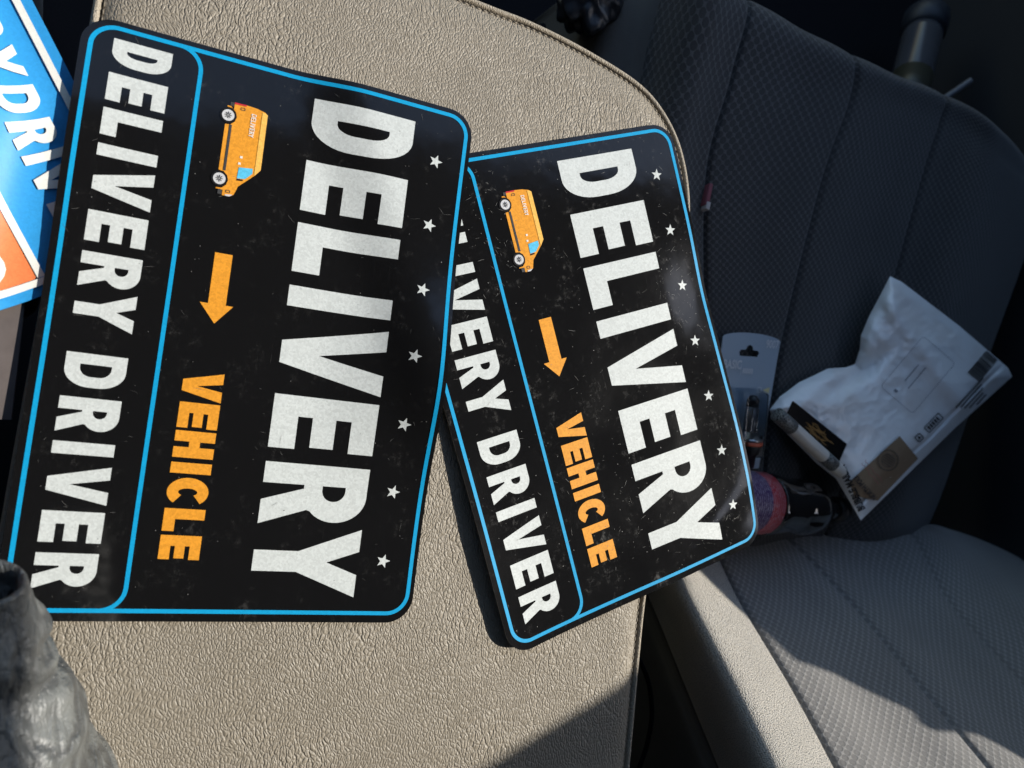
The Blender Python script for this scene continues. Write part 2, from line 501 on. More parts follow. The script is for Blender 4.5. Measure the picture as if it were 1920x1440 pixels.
slab('car_floor', [(-1.3, -1.4), (1.2, -1.4), (1.2, 1.6), (-1.3, 1.6)], 2, -.46, -.42, M_CARPET)
slab('roof_blocker', [(-1.2, -.8), (1.12, -.8), (1.12, .50), (-1.2, .50)], 2, 1.0, 1.03, M_BLOCKER)  # unseen slab, added to darken the cabin and the sign reflections
SHADOW_SILL = [(1.6, .32), (.46, .32), (.42, .55), (.36, .555), (.15, .53), (.08, .46), (-.02, .425), (-.11, .405), (-.165, .372), (-.205, .348), (-.250, .346), (-.277, .357), (-.290, .334), (-.302, .322), (-.318, .314), (-.325, .322), (-.331, .320), (-.335, .300), (-.340, .277), (-.356, .25), (-.50, .05), (-1.4, .0)]  # unseen top outline, shaped to cast the shadow edge on the cushion
slab('door_panel', [(-1.4, -.42), (1.6, -.42)] + SHADOW_SILL, 0, 1.06, 1.10, M_PLASTIC)
slab('front_gap_blocker', [(-1.4, .02), (-.50, .07), (-.41, .16), (-.41, .57), (-1.4, .557)], 0, 1.052, 1.10, M_PLASTIC)  # unseen filler, added to cut low fill light from the front
slab('window_top_blocker', [(-1.3, .97), (1.4, .97), (1.4, 1.0), (-1.3, 1.0)], 0, 1.055, 1.105, M_PLASTIC)  # unseen strip, added to keep bright sky out of the sign reflections
slab('pillar_caster', [(-.232, .600), (-.2365, .592), (-.26, .588), (-.9, .56), (-1.3, .56), (-1.3, 1.0), (-.46, 1.0)], 0, 1.06, 1.10, M_PLASTIC)  # unseen occluder, shaped to cast the diagonal shadow on the pad
slab('left_light_blocker', [(-1.4, -.42), (.9, -.42), (.9, .5), (.4, 1.0), (-1.3, 1.0)], 0, -.80, -.76, M_PLASTIC)  # unseen wall, added to block fill light from the left
slab('front_light_blocker', [(-.74, -1.12), (1.04, -1.12), (1.04, -.80), (-.74, -.80)], 2, -.41, .90, M_PLASTIC)  # unseen slab, added to block fill light through the windscreen side

# ------------------------------------------------------------------ leather armrest pad
LIDPX = [(178, -60), (560, -160), (780, -60), (925, 0), (1003, 31), (1100, 80), (1200, 143), (1250, 197), (1284, 265), (1301, 345), (1303, 430), (1298, 520), (1280, 700), (1252, 900), (1222, 1110), (1208, 1240), (1190, 1440), (1170, 1620)]
edge = [at(*p) for p in LIDPX] + [V(.12, -.40, 0), V(-.13, -.40, 0), V(-.135, -.25, 0), V(-.118, -.106, 0), V(-.096, .05, 0)]
root = empty('center_armrest', (.09, -.05, -.06), 'beige grained leather armrest pad with a stitched welt under the two black signs', 'armrest')
E2 = resample([tuple(p) for p in edge] + [tuple(edge[0])], 7)[:-1]
NE = len(E2)
cen = np.array([.09, -.04, 0])
def inset(d):
    out = []
    for i in range(NE):
        t = E2[(i + 1) % NE] - E2[i - 1]; t = t / np.linalg.norm(t)
        n = np.array([t[1], -t[0], 0])
        if n @ (cen - E2[i]) < 0: n = -n
        out.append(E2[i] + n * d)
    return np.array(out)
SEAM = inset(.0052)
def dome(x, y):
    return .0012 * noise.noise(V(x * 9, y * 9, 3.1)) + .0005 * noise.noise(V(x * 30, y * 30, 1.1))
rings = []
for k in range(0, 41):                                   # pad surface from the seam to the middle
    f = k / 40
    P = SEAM * (1 - f) + cen * f
    d = np.linalg.norm(P - SEAM, axis=1)
    z = np.array([-.0055 * math.exp(-dd / .007) + dome(p[0], p[1]) * min(1, dd / .03) for p, dd in zip(P, d)])
    Q = P.copy(); Q[:, 2] = z; rings.append(Q)
G = np.stack(rings)
me = grid_mesh('leather_top', G, uv=(np.zeros(NE), np.zeros(41)), closed=True)
link('leather_top', me, M_LEATHER, root)
groove = []
for d, z in ((.0052, -.0055), (.0050, -.0075), (.0044, -.0074)):
    P = inset(d); P[:, 2] = z; groove.append(P)
link('seam', grid_mesh('seam', np.stack(groove), uv=(np.zeros(NE), np.zeros(3)), closed=True), M_GROOVE, root)
wl = []
for d, z in ((.0044, -.0074), (.0042, -.0048), (.0032, -.0034), (.0018, -.0036), (.0005, -.0055), (-.0006, -.010), (-.0010, -.020), (-.0008, -.034)):
    P = inset(d); P[:, 2] = z; wl.append(P)
link('edge_welt', grid_mesh('edge_welt', np.stack(wl), uv=(np.zeros(NE), np.zeros(8)), closed=True), M_WELT, root)
# stitches along the seam
bm = bmesh.new(); SP = inset(.0058); acc = 0
seg = [np.linalg.norm(SP[(i + 1) % NE] - SP[i]) for i in range(NE)]; tot = sum(seg)
pos = 0.0; i = 0
while pos < tot:
    while i < NE - 1 and pos > acc + seg[i]: acc += seg[i]; i += 1
    a = SP[i]; b = SP[(i + 1) % NE]; t = (b - a) / (np.linalg.norm(b - a) + 1e-9)
    p = a + t * (pos - acc)
    ang = math.atan2(t[1], t[0])
    box_bm(bm, (p[0], p[1], -.0049), (.0026, .0007, .0007), Matrix.Rotation(ang, 3, 'Z'))
    pos += .0042
o = bm_obj('stitching', bm, plain('beige thread', (.20, .17, .13), .8), root)
bs = []
for d, z in ((.004, -.030), (.006, -.05), (.012, -.11)):
    P = inset(d); P[:, 2] = z; bs.append(P)
link('console_box', grid_mesh('console_box', np.stack(bs), uv=(np.zeros(NE), np.zeros(3)), closed=True), M_PLASTIC, root)

# driver-side seat edge under the blue sign
bm = bmesh.new()
box_bm(bm, (-.32, .0, -.042), (.38, .8, .06), bevel=.015)
box_bm(bm, (-.36, .47, .28), (.46, .12, .75), Matrix.Rotation(-.22, 3, 'X'), bevel=.04)  # unseen backrest, added to block rear sky light from the armrest
box_bm(bm, (-.205, .21, .002), (.22, .34, .04), Matrix.Rotation(math.radians(30), 3, 'Y'), bevel=.012)
ds = bm_obj('driver_seat', bm, M_HONEY_SHADED)
tag(ds, 'dark cloth driver seat, its edge just showing under the blue and orange sign', 'seat')

# ------------------------------------------------------------------ magnetic signs
L, W = .3045, .2055
OL = at(164, 19); EL = at(-13, 1153)
SL = (EL - OL).normalized(); TL = V(-SL.y, SL.x, 0)
tr, brp = at(1255, 228), at(1435, 1010)
SR = (brp - tr).normalized(); TR = V(-SR.y, SR.x, 0)
OR = tr - SR * .0015 - TR * .2072

def sst(x, a, b):
    t = max(0, min(1, (x - a) / (b - a))); return t * t * (3 - 2 * t)

def zR(s, t):
    z = .0016
    z += .0058 * math.exp(-max(t, 0) / .034) * sst(s, .08, .24)
    z += .0004 * math.sin(s * 26 + .5) * sst(t, .10, .2)
    z += (.0020 * math.exp(-((s - .22) / .04) ** 2) - .0020 * math.exp(-((s - .12) / .03) ** 2)) * sst(t, .165, .2)
    z -= .0075 * sst(s + .55 * t, .362, .45)
    return z

def zL(s, t):
    p = OL + SL * s + TL * t
    q = p - OR; sr, ti = q.dot(SR), q.dot(TR)
    m = sst(ti, -.035, .004) * (1 - sst(sr, .13, .235))
    z = .0022 + m * .0062
    z += .0022 * math.exp(-max(t, 0) / .02) * (.4 + .6 * sst(s, 0.0, .02) * (1 - sst(s, .07, .13)))
    z += .0095 * math.exp(-((s - .165) / .05) ** 2) * sst(t, .13, .2055)
    z += .0005 * math.sin(s * 30 + t * 12)
    return z

def sign_fn(O, S, T, zf):
    return lambda s, t, off: O + S * s + T * t + V(0, 0, zf(s, t) + off)

def mm(pts): return [(x * .001, y * .001) for x, y in pts]

BIG = [('D', 15.7, 42.6), ('E', 50.6, 79.0), ('L', 86.0, 113.6), ('I', 121.4, 133.0), ('V', 139.7, 177.4), ('E', 182.0, 211.4), ('R', 219.2, 253.0), ('Y', 253.8, 292.0)]
SMALL = [('D', 11.9, 25.6), ('E', 29.9, 44.2), ('L', 48.2, 62.2), ('I', 66.8, 73.0), ('V', 77.2, 96.8), ('E', 101.0, 116.6), ('R', 122.0, 139.8), ('Y', 141.1, 160.7),
         ('D', 173.2, 190.2), ('R', 195.4, 213.0), ('I', 217.7, 223.9), ('V', 229.1, 248.3), ('E', 252.0, 267.4), ('R', 272.6, 290.2)]
VEH = [('V', 175.3, 190.9), ('E', 192.0, 205.4), ('H', 207.0, 221.0), ('I', 223.6, 229.2), ('C', 231.4, 246.4), ('L', 247.6, 259.4), ('E', 261.5, 274.0)]

def scratches(n, zone, rng, big=1.0):
    out = []
    for _ in range(n):
        x, y = zone(rng)
        if not (.004 < x < L - .006 and .004 < y < W - .004): continue
        if rng.random() < .42:
            r = rng.uniform(.0001, .0003) * big
            out.append(([[(x + r * math.cos(a) * rng.uniform(.6, 1.4), y + r * math.sin(a) * rng.uniform(.6, 1.4)) for a in (0, 1.2, 2.5, 3.8, 5.1)]], 1))
        else:
            a = rng.choice([rng.gauss(.5, .5), rng.gauss(1.9, .35), rng.uniform(0, 3.14)]); ln = rng.choice([.0009, .0014, .002, .003, .0045]) * rng.uniform(.5, 1.3) * big
            k = rng.uniform(-.15, .15)
            pts = [(x + math.cos(a + k * f) * ln * f, y + math.sin(a + k * f) * ln * f) for f in (0, .25, .5, .75, 1)]
            ww = rng.uniform(.00005, .00013)
            out.append((band(pts, lambda f, ww=ww: ww * (.3 + 2.8 * f * (1 - f))), 1))
    return [(l, m) for l, m in out if all(.001 < x < L - .002 and .001 < y < W - .002 for x, y in l[0])]

def make_sign(O, S, T, zf, worn, label, rng, nscr, zone):
    vin = M_VINYL[worn]
    fn = sign_fn(O, S, T, zf)
    c = fn(L / 2, W / 2, 0)
    r = empty('magnetic_sign', (c.x, c.y, 0), label, 'sign', 'black delivery vehicle signs on the armrest')
    pan = art('panel', [([rrect(.0024, 0, .3062, W, .0150, 12)], 0)], fn, 0, [vin, M_SCR[worn], M_EDGE], r, th=.0009, wall=2)
    items = scratches(nscr, zone, rng)
    # scratches live in the panel's own mesh
    bm = draped(items, fn, .00042); bm2 = bmesh.new(); bm2.from_mesh(pan.data)
    tmp = bpy.data.meshes.new('tmp'); bm.to_mesh(tmp); bm.free(); bm2.from_mesh(tmp); bm2.to_mesh(pan.data); bm2.free(); bpy.data.meshes.remove(tmp)
    b = [(ring(.0063, .0045, .3008, .2020, .0115, .0022), 0)]
    # divider: straight rule whose ends swing into the border
    x0, x1, yd, rr = .0063, .3008, .0555, .0115
    pts = [(x0, yd - rr - .004)] + arc(x0 + rr, yd - rr, rr, rr, 180, 90, 10) + arc(x1 - rr, yd - rr, rr, rr, 90, 0, 10) + [(x1, yd - rr - .004)]
    pts2 = resample([(x, y, 0) for x, y in pts], 1)[:, :2]
    b.append((band([tuple(p) for p in pts2], .0021), 0))
    art('border_line', b, fn, .00024, M_BLUE, r)
    art('heading_lettering', word(BIG, 114.2, 56.6, 11.4, 13.8), fn, .00024, M_WHITE, r)
    art('strip_lettering', word(SMALL, 14.2, 27.2, 6.2, 6.6), fn, .00024, M_WHITE, r)
    art('vehicle_lettering', word(VEH, 68.0, 19.6, 5.5, 5.2), fn, .00024, M_ORANGE, r)
    art('arrow', [([mm([(111.0, 74.6), (138.6, 74.6), (138.6, 70.6), (149.0, 79.0), (138.6, 87.2), (138.6, 83.4), (111.0, 83.4)])], 0)], fn, .00024, M_ORANGE, r)
    for i, (s, t) in enumerate([(35.8, 185.6), (74.0, 186.4), (112.6, 186.8), (151.8, 186.2), (191.4, 185.9), (230.9, 185.6), (271.0, 185.2)]):
        art('star', [(star(s * .001, t * .001, .0041, 90 + 4), 0)], fn, .00024, M_WHITE, r)
    def wheel_gap(cx): return [(cx + 4.9, 70.6), (cx + 4.6, 73.2), (cx + 2.6, 75.2), (cx, 75.9), (cx - 2.6, 75.2), (cx - 4.4, 73.2), (cx - 4.7, 70.6)]
    outl = mm([(33.0, 74.0), (29.2, 74.0), (28.9, 80), (29.3, 85.5), (30.4, 89.8), (31.6, 91.2), (62.3, 91.4), (66, 88.6), (73.7, 81.2), (78.6, 79.6), (80, 77.6), (80.0, 73.9), (77.0, 73.9), (77.0, 70.4)] + wheel_gap(71.5) + wheel_gap(36.7) + [(31.4, 70.6), (31.4, 72.4)])
    van = art('van_picture', [([outl], 0)], fn, .00024, M_ORANGE, r)
    for nm, pts, mt in (('roof_band', [(30.6, 88.4), (64.5, 88.4), (66, 88.6), (62.3, 91.4), (31.6, 91.2), (30.9, 90)], M_VANHI),
                        ('side_strip', [(41.4, 72.8), (66.6, 72.8), (66.6, 74.1), (41.4, 74.1)], M_GREYINK),
                        ('window', [(63.3, 80.4), (69.4, 80.1), (68.9, 84.2), (65.2, 87.5), (62.4, 87.3)], M_WINBLUE),
                        ('bumper', [(29.2, 72.0), (31.2, 72.0), (31.2, 73.9), (29.2, 73.9)], M_GREYINK), ('bumper', [(77.2, 71.6), (79.6, 71.6), (79.8, 73.7), (77.2, 73.7)], M_GREYINK),
                        ('tail_light', [(28.95, 74.0), (29.9, 74.0), (29.7, 80), (28.9, 80)], M_RED), ('mirror', [(69.6, 80.1), (70.6, 80.1), (70.2, 83.4), (69.4, 82.9)], M_BLACKINK),
                        ('headlight', [(79.3, 75.4), (80, 75.4), (80, 77.6), (78.7, 79.2)], M_SILVER),
                        ('door_handle', [(57.0, 80.2), (58.2, 80.2), (58.2, 81.5), (57.0, 81.5)], M_SIGNWHITE), ('door_handle', [(60.6, 79.7), (61.8, 79.7), (61.8, 81.0), (60.6, 81.0)], M_SIGNWHITE)):
        art(nm, [([mm(pts)], 0)], fn, .00045, mt, van)
    art('side_lamp', [(ring(.0309, .0775, .0322, .0795, .0003, .0003), 0)], fn, .00045, M_GREYINK, van)
    art('side_lamp', [(ring(.0768, .0756, .0781, .0776, .0003, .0003), 0)], fn, .00045, M_GREYINK, van)
    for cx in (36.7, 71.5):
        cy = 71.6; q = lambda rr: [[(cx * .001 + rr * math.cos(a * .2618), cy * .001 + rr * math.sin(a * .2618)) for a in range(24)]]
        wh = [(q(.0042), 5)]
        art('wheel', [(wh[0][0], 0)], fn, .0004, M_BLACKINK, van)
        sp = [(q(.0030), 1), (q(.0006), 0)]
        art('rim', [(q(.0031), 0)], fn, .0006, M_SILVER, van)
        spk = []
        for k in range(8):
            a = k * math.pi / 4; c0 = (cx * .001, cy * .001)
            spk.append((band([(c0[0] + .0004 * math.cos(a), c0[1] + .0004 * math.sin(a)), (c0[0] + .0018 * math.cos(a), c0[1] + .0018 * math.sin(a))], .0004), 0))
        art('spokes', spk, fn, .0008, M_GREYINK, van)
    D = [('D', 0, 1.7), ('E', 2.1, 3.5), ('L', 3.9, 5.2), ('I', 5.6, 6.1), ('V', 6.4, 8.2), ('E', 8.6, 10.0), ('R', 10.4, 12.0), ('Y', 12.1, 13.8)]
    art('van_lettering', place(word(D, 0, 2.7, .42, .42), .0329, .0831, -.01, .93), fn, .0006, M_SIGNWHITE, van)
    return r

rng = random.Random(11)
zl = lambda g: (g.uniform(0, L), g.uniform(0, W))
def zr(g):
    k = g.random()
    if k < .45: return (g.uniform(0, L), g.uniform(0, W))
    if k < .62: return (g.gauss(.27, .025), g.gauss(.185, .02))
    if k < .76: return (g.gauss(.10, .03), g.gauss(.185, .015))
    if k < .88: return (g.gauss(.25, .04), g.gauss(.09, .03))
    return (g.gauss(.04, .03), g.gauss(.055, .012))
make_sign(OR, SR, TR, zR, 1, 'scuffed black delivery vehicle sign overhanging the armrest edge, its left side tucked under another', rng, 800, zr)
make_sign(OL, SL, TL, zL, 0, 'cleaner black delivery vehicle sign lying on top, nearest the blue sign', rng, 210, zl)

# blue and orange sign, lower and to the left
ZB = -.001
e0, e1 = at(60, 0, ZB), at(133, 142, ZB)
SB = (e1 - e0).normalized(); TB = V(-SB.y, SB.x, 0)
c0 = at(58, 562, ZB); c1 = at(0, 578, ZB)
s_end = (c0 - e0).dot(SB)                                  # reading end of the sheet
OB = e0 + SB * (s_end - .304) - TB * .2032; OB.z = 0
WB = .2032
def th_b(s): return math.radians(40 - 22 * sst(s, .12, .30))
def fnB(s, t, off):
    a = th_b(s)
    t_h = min(WB - .006, (-.003 - TL.dot(OB + SB * s - OL)) / TL.dot(TB))      # it lies flat as far as the black sign's edge
    q = t_h - t
    if q < 0: a = 0.0
    else: a *= sst(q, -.004, .045)
    return OB + SB * s + TB * (t_h - q * math.cos(a)) + V(0, 0, ZB + q * math.sin(a)) + (V(0, 0, 1) * math.cos(a) + TB * math.sin(a)) * off
def pix(p):
    c = RC.T @ (np.array(p) - CAM); return np.array([960 + F * c[0] / -c[2], 720 - F * c[1] / -c[2]])
def tb(px, py):                              # sheet coordinates of a photo point
    st = np.array([.15, .15])
    for _ in range(30):
        f0_ = pix(fnB(*st, 0)); J = np.stack([(pix(fnB(st[0] + 1e-4, st[1], 0)) - f0_) / 1e-4, (pix(fnB(st[0], st[1] + 1e-4, 0)) - f0_) / 1e-4], 1)
        st = st + np.clip(np.linalg.solve(J, np.array([px, py]) - f0_), -.03, .03)
    return float(st[0]), float(st[1])
cB = fnB(.15, .1, 0)
rb = empty('magnetic_sign', cB, 'sky blue and red orange sign with white lettering, cut off at the far left', 'sign')
art('panel', [([rrect(0, 0, .304, .2032, .012)], 0)], fnB, 0, M_SKYBLUE, rb, th=.0009)
inner_t = tb(67, 498)[1]; bot_s = tb(30, 545)[0]; out_t = tb(84, 104)[1]
art('orange_block', [([rrect(.010, .012, bot_s - .002, inner_t - .002, .002)], 0)], fnB, .0006, M_SIGNORANGE, rb)
art('border_line', [(ring(.008, .010, bot_s, out_t, .004, .0034), 0), ([[(.0102, inner_t - .0017), (bot_s - .002, inner_t - .0017), (bot_s - .002, inner_t + .0017), (.0102, inner_t + .0017)]], 0)], fnB, .0012, M_SIGNWHITE, rb)
sD, tcap = tb(62, 160)
sR = tb(96, 220)[0]; sI = tb(101, 281)[0]
base = tb(8, 230)[1]
hh = tcap - base; tt = base; u_ = (sR - sD)
lets = [('V', -4.0 * u_), ('E', -3.0 * u_), ('R', -2.2 * u_), ('Y', -1.24 * u_), ('D', 0), ('R', u_), ('I', u_ * 1.93), ('V', u_ * 2.3), ('E', u_ * 3.4), ('R', u_ * 4.2)]
wd = {'D': 780 * u_, 'E': 650 * u_, 'R': 760 * u_, 'Y': 980 * u_, 'I': 270 * u_, 'V': 950 * u_}
art('lettering', [it for ch, o_ in lets for it in word([(ch, (sD + o_) * 1000, (sD + o_) * 1000 + wd[ch])], tt * 1000, hh * 1000, 270 * u_, 280 * u_)], fnB, .0012, M_SIGNWHITE, rb)
q = tb(2, 500)
art('big_lettering', word([('S', q[0] * 1000 - 16, q[0] * 1000 + 10)], q[1] * 1000 - 48, 52, 9, 9), fnB, .0012, M_SIGNWHITE, rb)

# bare magnet sheet beneath it, brown side up
ZM = -.0045
a0, a1, a2 = at(47, 560, ZM), at(21, 787, ZM), at(0, 793, ZM)
dy = (a1 - a0).normalized(); dx = V(dy.y, -dy.x, 0)
if dx.x > 0: dx = -dx
bm = bmesh.new()
lay = [a1, a1 + dx * .14 - dy * -.004, a1 + dx * .14 - dy * .075, a1 - dy * .075]
vs = [bm.verts.new(p) for p in lay]; vb = [bm.verts.new(p - V(0, 0, .0012)) for p in lay]
bm.faces.new(vs); bm.faces.new(vb[::-1])
for i in range(4): bm.faces.new((vs[i], vs[(i + 1) % 4], vb[(i + 1) % 4], vb[i]))
ms = bm_obj('magnet_sheet', bm, M_MAGBACK, smooth=False)
tag(ms, 'plain brown grey magnet sheet face down below the blue sign', 'magnet sheet')

# ------------------------------------------------------------------ passenger seat
seat = empty('passenger_seat', (.62, -.10, -.42), 'grey honeycomb cloth passenger seat with light bolsters beside the armrest', 'car seat')
# backrest columns: left edge, left bolster crest, seam A, seam B, seam C, right bolster crest, right edge
BR = [[(1290, 1010), (1350, 1005), (1375, 1003), (1415, 1000), (1555, 992), (1680, 988), (1739, 985)],
      [(1235, 700), (1290, 700), (1335, 700), (1458, 700), (1632, 700), (1748, 700), (1846, 690)],
      [(1180, 350), (1255, 350), (1328, 350), (1543, 350), (1728, 350), (1850, 365), (1948, 400)],
      [(1207, 120), (1290, 140), (1375, 150), (1598, 190), (1766, 230), (1868, 290), (1930, 350)],
      [(1247, -45), (1330, -35), (1408, 12), (1604, 112), (1775, 184), (1868, 236), (1918, 305)]]
OFF = [-.035, .008, 0, .004, 0, .016, -.03]
ctrl = []
low = [on(x, y, BACK, o) for (x, y), o in zip(BR[0], OFF)]
ctrl.append([p - BN * .05 - V(0, .03, 0) for p in low])
for r_ in BR: ctrl.append([on(x, y, BACK, o) for (x, y), o in zip(r_, OFF)])
top = ctrl[-1]
upv = (ctrl[-1][3] - ctrl[-3][3]).normalized()
ctrl.append([p + upv * .012 - BN * .035 for p in top])
ctrl.append([p + upv * .004 - BN * .12 for p in top])
for r_ in ctrl: r_.append(r_[-1] + V(.015, 0, 0) - BN * .07)
NU = 64
G = csurf([[tuple(p) for p in r_] for r_ in ctrl], NU, 26)
def channels(G, cols, depth=.005, wd=.005, pad=.004):
    n = normals_of(G)
    if (n[:, :, 2].mean()) < 0: n = -n
    for c in cols:
        for j in range(G.shape[1]):
            du = np.linalg.norm(G[:, j] - G[:, c], axis=1)
            G[:, j] -= n[:, j] * (depth * np.exp(-(du / wd) ** 2) - pad * np.exp(-((du - .03) / .03) ** 2))[:, None]
channels(G, [NU * 2, NU * 3, NU * 4], .0045, .0036, .0015)
link('backrest', grid_mesh('backrest', G), M_HONEY_SHADED, seat)
# vinyl side of the backrest
le = [Vector(p) for p in G[::6, 0]]
S0 = np.array([[tuple(p), tuple(p + V(-.016, 0, -.006)), tuple(p + V(-.045, 0, -.03)), tuple(p + V(-.06, 0, -.12))] for p in le])
link('side_trim', grid_mesh('side_trim', csurf(S0, 5, 3)), M_TRIM, seat)
# little sewn tag on seam A
p = on(1325, 366, BACK, .004)
bm = bmesh.new(); box_bm(bm, p, (.004, .020, .008), Matrix.Rotation(-.25, 3, 'Z'), .0008)
ftag = bm_obj('fabric_tag', bm, plain('faded red tag', (.20, .06, .08), .9), seat)
bm = bmesh.new(); box_bm(bm, p + V(-.0016, -.0105, .0006), (.004, .007, .0083), Matrix.Rotation(-.25, 3, 'Z'), .0006)
bm_obj('tag_stripe', bm, plain('white tag', (.38, .36, .36), .9), ftag)

# cushion columns: left lower edge, bolster crest, seam 1, seam 2, seam 3, right crest, right edge
CR = [[(1180, 1060), (1250, 1045), (1330, 1012), (1462, 999), (1712, 1004), (1777, 994), (1845, 1015)],
      [(1218, 1126), (1290, 1130), (1392, 1130), (1596, 1130), (1783, 1130), (1895, 1095), (1975, 1085)],
      [(1285, 1290), (1372, 1290), (1488, 1290), (1729, 1290), (1927, 1290), (2070, 1260), (2170, 1240)],
      [(1346, 1440), (1444, 1440), (1569, 1440), (1854, 1440), (2050, 1440), (2220, 1420), (2330, 1400)],
      [(1410, 1600), (1515, 1600), (1650, 1600), (1985, 1600), (2180, 1600), (2360, 1590), (2480, 1570)]]
COFF = [-.10, -.014, -.022, -.010, 0, .012, -.04]
ctrl = []
for k, r_ in enumerate(CR): ctrl.append([on(x, y, CUSH, o) for (x, y), o in zip(r_, COFF)])
low = ctrl[0]
ctrl.insert(0, [p - CN * .03 + V(0, .012, -.012) for p in low])
fr = ctrl[-1]
ctrl.append([p + V(0, -.03, -.03) for p in fr]); ctrl.append([p + V(0, -.03, -.16) for p in fr])
for r_ in ctrl: r_.append(r_[-1] + V(.02, 0, -.09))
GC = csurf([[tuple(p) for p in r_] for r_ in ctrl], NU, 26)
channels(GC, [NU * 2, NU * 3, NU * 4], .0048, .0036, .0035)
uvC = grid_uv(GC)
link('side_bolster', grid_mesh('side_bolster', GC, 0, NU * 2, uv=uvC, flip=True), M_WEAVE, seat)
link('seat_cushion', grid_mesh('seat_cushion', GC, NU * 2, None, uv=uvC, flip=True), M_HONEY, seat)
le = [Vector(p) for p in GC[::6, 0]]
S0 = np.array([[tuple(p), tuple(p + V(-.006, 0, -.004)), tuple(p + V(-.012, 0, -.03)), tuple(p + V(-.014, 0, -.18))] for p in le])
link('side_trim', grid_mesh('side_trim', csurf(S0, 5, 3)), M_TRIM, seat)
link('bolster_welt', tube('bolster_welt', [tuple(p + V(.001, 0, .001)) for p in le[2:-4]], .0022, 8, 3), plain('dark grey welt', (.06, .056, .05), .9, .2), seat)

# ------------------------------------------------------------------ things on the seat
BX = Vector(np.array(on(1700, 700, BACK)) - np.array(on(1500, 700, BACK))).normalized()
def bvh_of(o):
    me = o.data; off = o.matrix_basis.translation
    vs = [v.co.copy() for v in me.vertices]
    return BVHTree.FromPolygons(vs, [tuple(p.vertices) for p in me.polygons])
def drop(bvh, p, n, off):
    hit = bvh.ray_cast(p + n * .25, -n)
    return (hit[0] + n * off) if hit[0] is not None else p + n * off

# mailer: boundary traced on the backrest plane, puffed and creased
NM = 110
def poly_px(pts, n):
    P = np.array(pts, float); d = np.concatenate([[0], np.cumsum(np.linalg.norm(np.diff(P, axis=0), axis=1))])
    tt_ = np.linspace(0, d[-1], n); return np.stack([np.interp(tt_, d, P[:, 0]), np.interp(tt_, d, P[:, 1])], 1)
eTop = poly_px([(1443, 768), (1462, 744), (1498, 717), (1530, 702), (1552, 691), (1585, 689), (1603, 683), (1612, 655), (1614, 630), (1628, 596), (1669, 518)], NM)   # left corner to top corner
eBot = poly_px([(1614, 976), (1790, 803), (1898, 706)], NM)                                        # bottom corner to right corner
eLef = poly_px([(1443, 768), (1452, 790), (1530, 868), (1568, 898), (1590, 935), (1614, 976)], NM)
eRig = poly_px([(1669, 518), (1690, 528), (1800, 612), (1890, 690), (1898, 706)], NM)
PX = np.zeros((NM, NM, 2))
for i in range(NM):
    for j in range(NM):
        u, v = j / (NM - 1), i / (NM - 1)              # u along top/bottom, v from top edge to bottom edge
        PX[i, j] = (1 - v) * eTop[j] + v * eBot[j] + (1 - u) * eLef[i] + u * eRig[i] - ((1 - u) * (1 - v) * eTop[0] + u * (1 - v) * eTop[-1] + (1 - u) * v * eBot[0] + u * v * eBot[-1])
Gm = np.zeros((NM, NM, 3)); Gl = np.zeros((NM, NM, 3))
for i in range(NM):
    for j in range(NM):
        u, v = j / (NM - 1), i / (NM - 1); x, y = PX[i, j]
        e = min(u, 1 - u, v, 1 - v)
        puff = .020 * (1 - math.exp(-e / .09)) 
        if v > .88: puff *= .55 + .45 * (1 - (v - .88) / .12)
        q = V(x * .012, y * .012, 0)
        wr = -.0034 * (abs(noise.noise(q * .9 + V(3, 1, 0))) - .2) - .0020 * (abs(noise.noise(q * 2.1)) - .2) - .0012 * abs(noise.noise(q * 5))
        wr *= 1 - .75 * sst(v, .55, .75)
        wr -= .0035 * math.exp(-((v - .905) / .012) ** 2)
        fold = -.010 * math.exp(-(((x - 1625) * .55 + (y - 690) * .83) / 16) ** 2) * math.exp(-((x - 1610) / 55.) ** 2)
        ridge = .006 * math.exp(-(((x - 1690) * .80 - (y - 600) * .6) / 20) ** 2)
        base = .012 + .010 * u + .042 * (1 - u) ** 1.2 * v ** 1.6
        Gm[i, j] = on(x, y, BACK, base + puff + wr * min(1, e / .05) + fold + ridge * min(1, e / .1))
        Gl[i, j] = on(x, y, BACK, base - .4 * puff - .0008)
M_POLY = Mat('white mailer film'); M_POLY.set(Roughness=.28)
vv = M_POLY.uv(); nn = M_POLY.noise(vv, 13, 3); n2 = M_POLY.noise(vv, 260, 2)
M_POLY = M_POLY.out(M_POLY.mix(M_POLY.sstep(nn.outputs['Fac'], .46, .60, 0, .6), (.90, .91, .91), (.78, .75, .72)), None, M_POLY.bump(n2.outputs['Fac'], .0004, .5))
mail = empty('mailer_bag', tuple(Gm[NM // 2, NM // 2]), 'white padded mailer bag lying open on the passenger seat back', 'mailer')
front = link('front_film', grid_mesh('front_film', Gm), M_POLY, mail)
link('back_film', grid_mesh('back_film', Gl, flip=True), M_POLY, mail)
BV = BVHTree.FromPolygons([v.co.copy() for v in front.data.vertices], [tuple(p.vertices) for p in front.data.polygons])
rimv = []
loop = [(0, j) for j in range(NM)] + [(i, NM - 1) for i in range(1, NM)] + [(NM - 1, j) for j in range(NM - 2, -1, -1)] + [(i, 0) for i in range(NM - 2, 0, -1)]
R2 = np.array([[Gm[a], Gl[a]] for a in loop] + [[Gm[0, 0], Gl[0, 0]]])
link('edge_seal', grid_mesh('edge_seal', R2), M_POLY, mail)

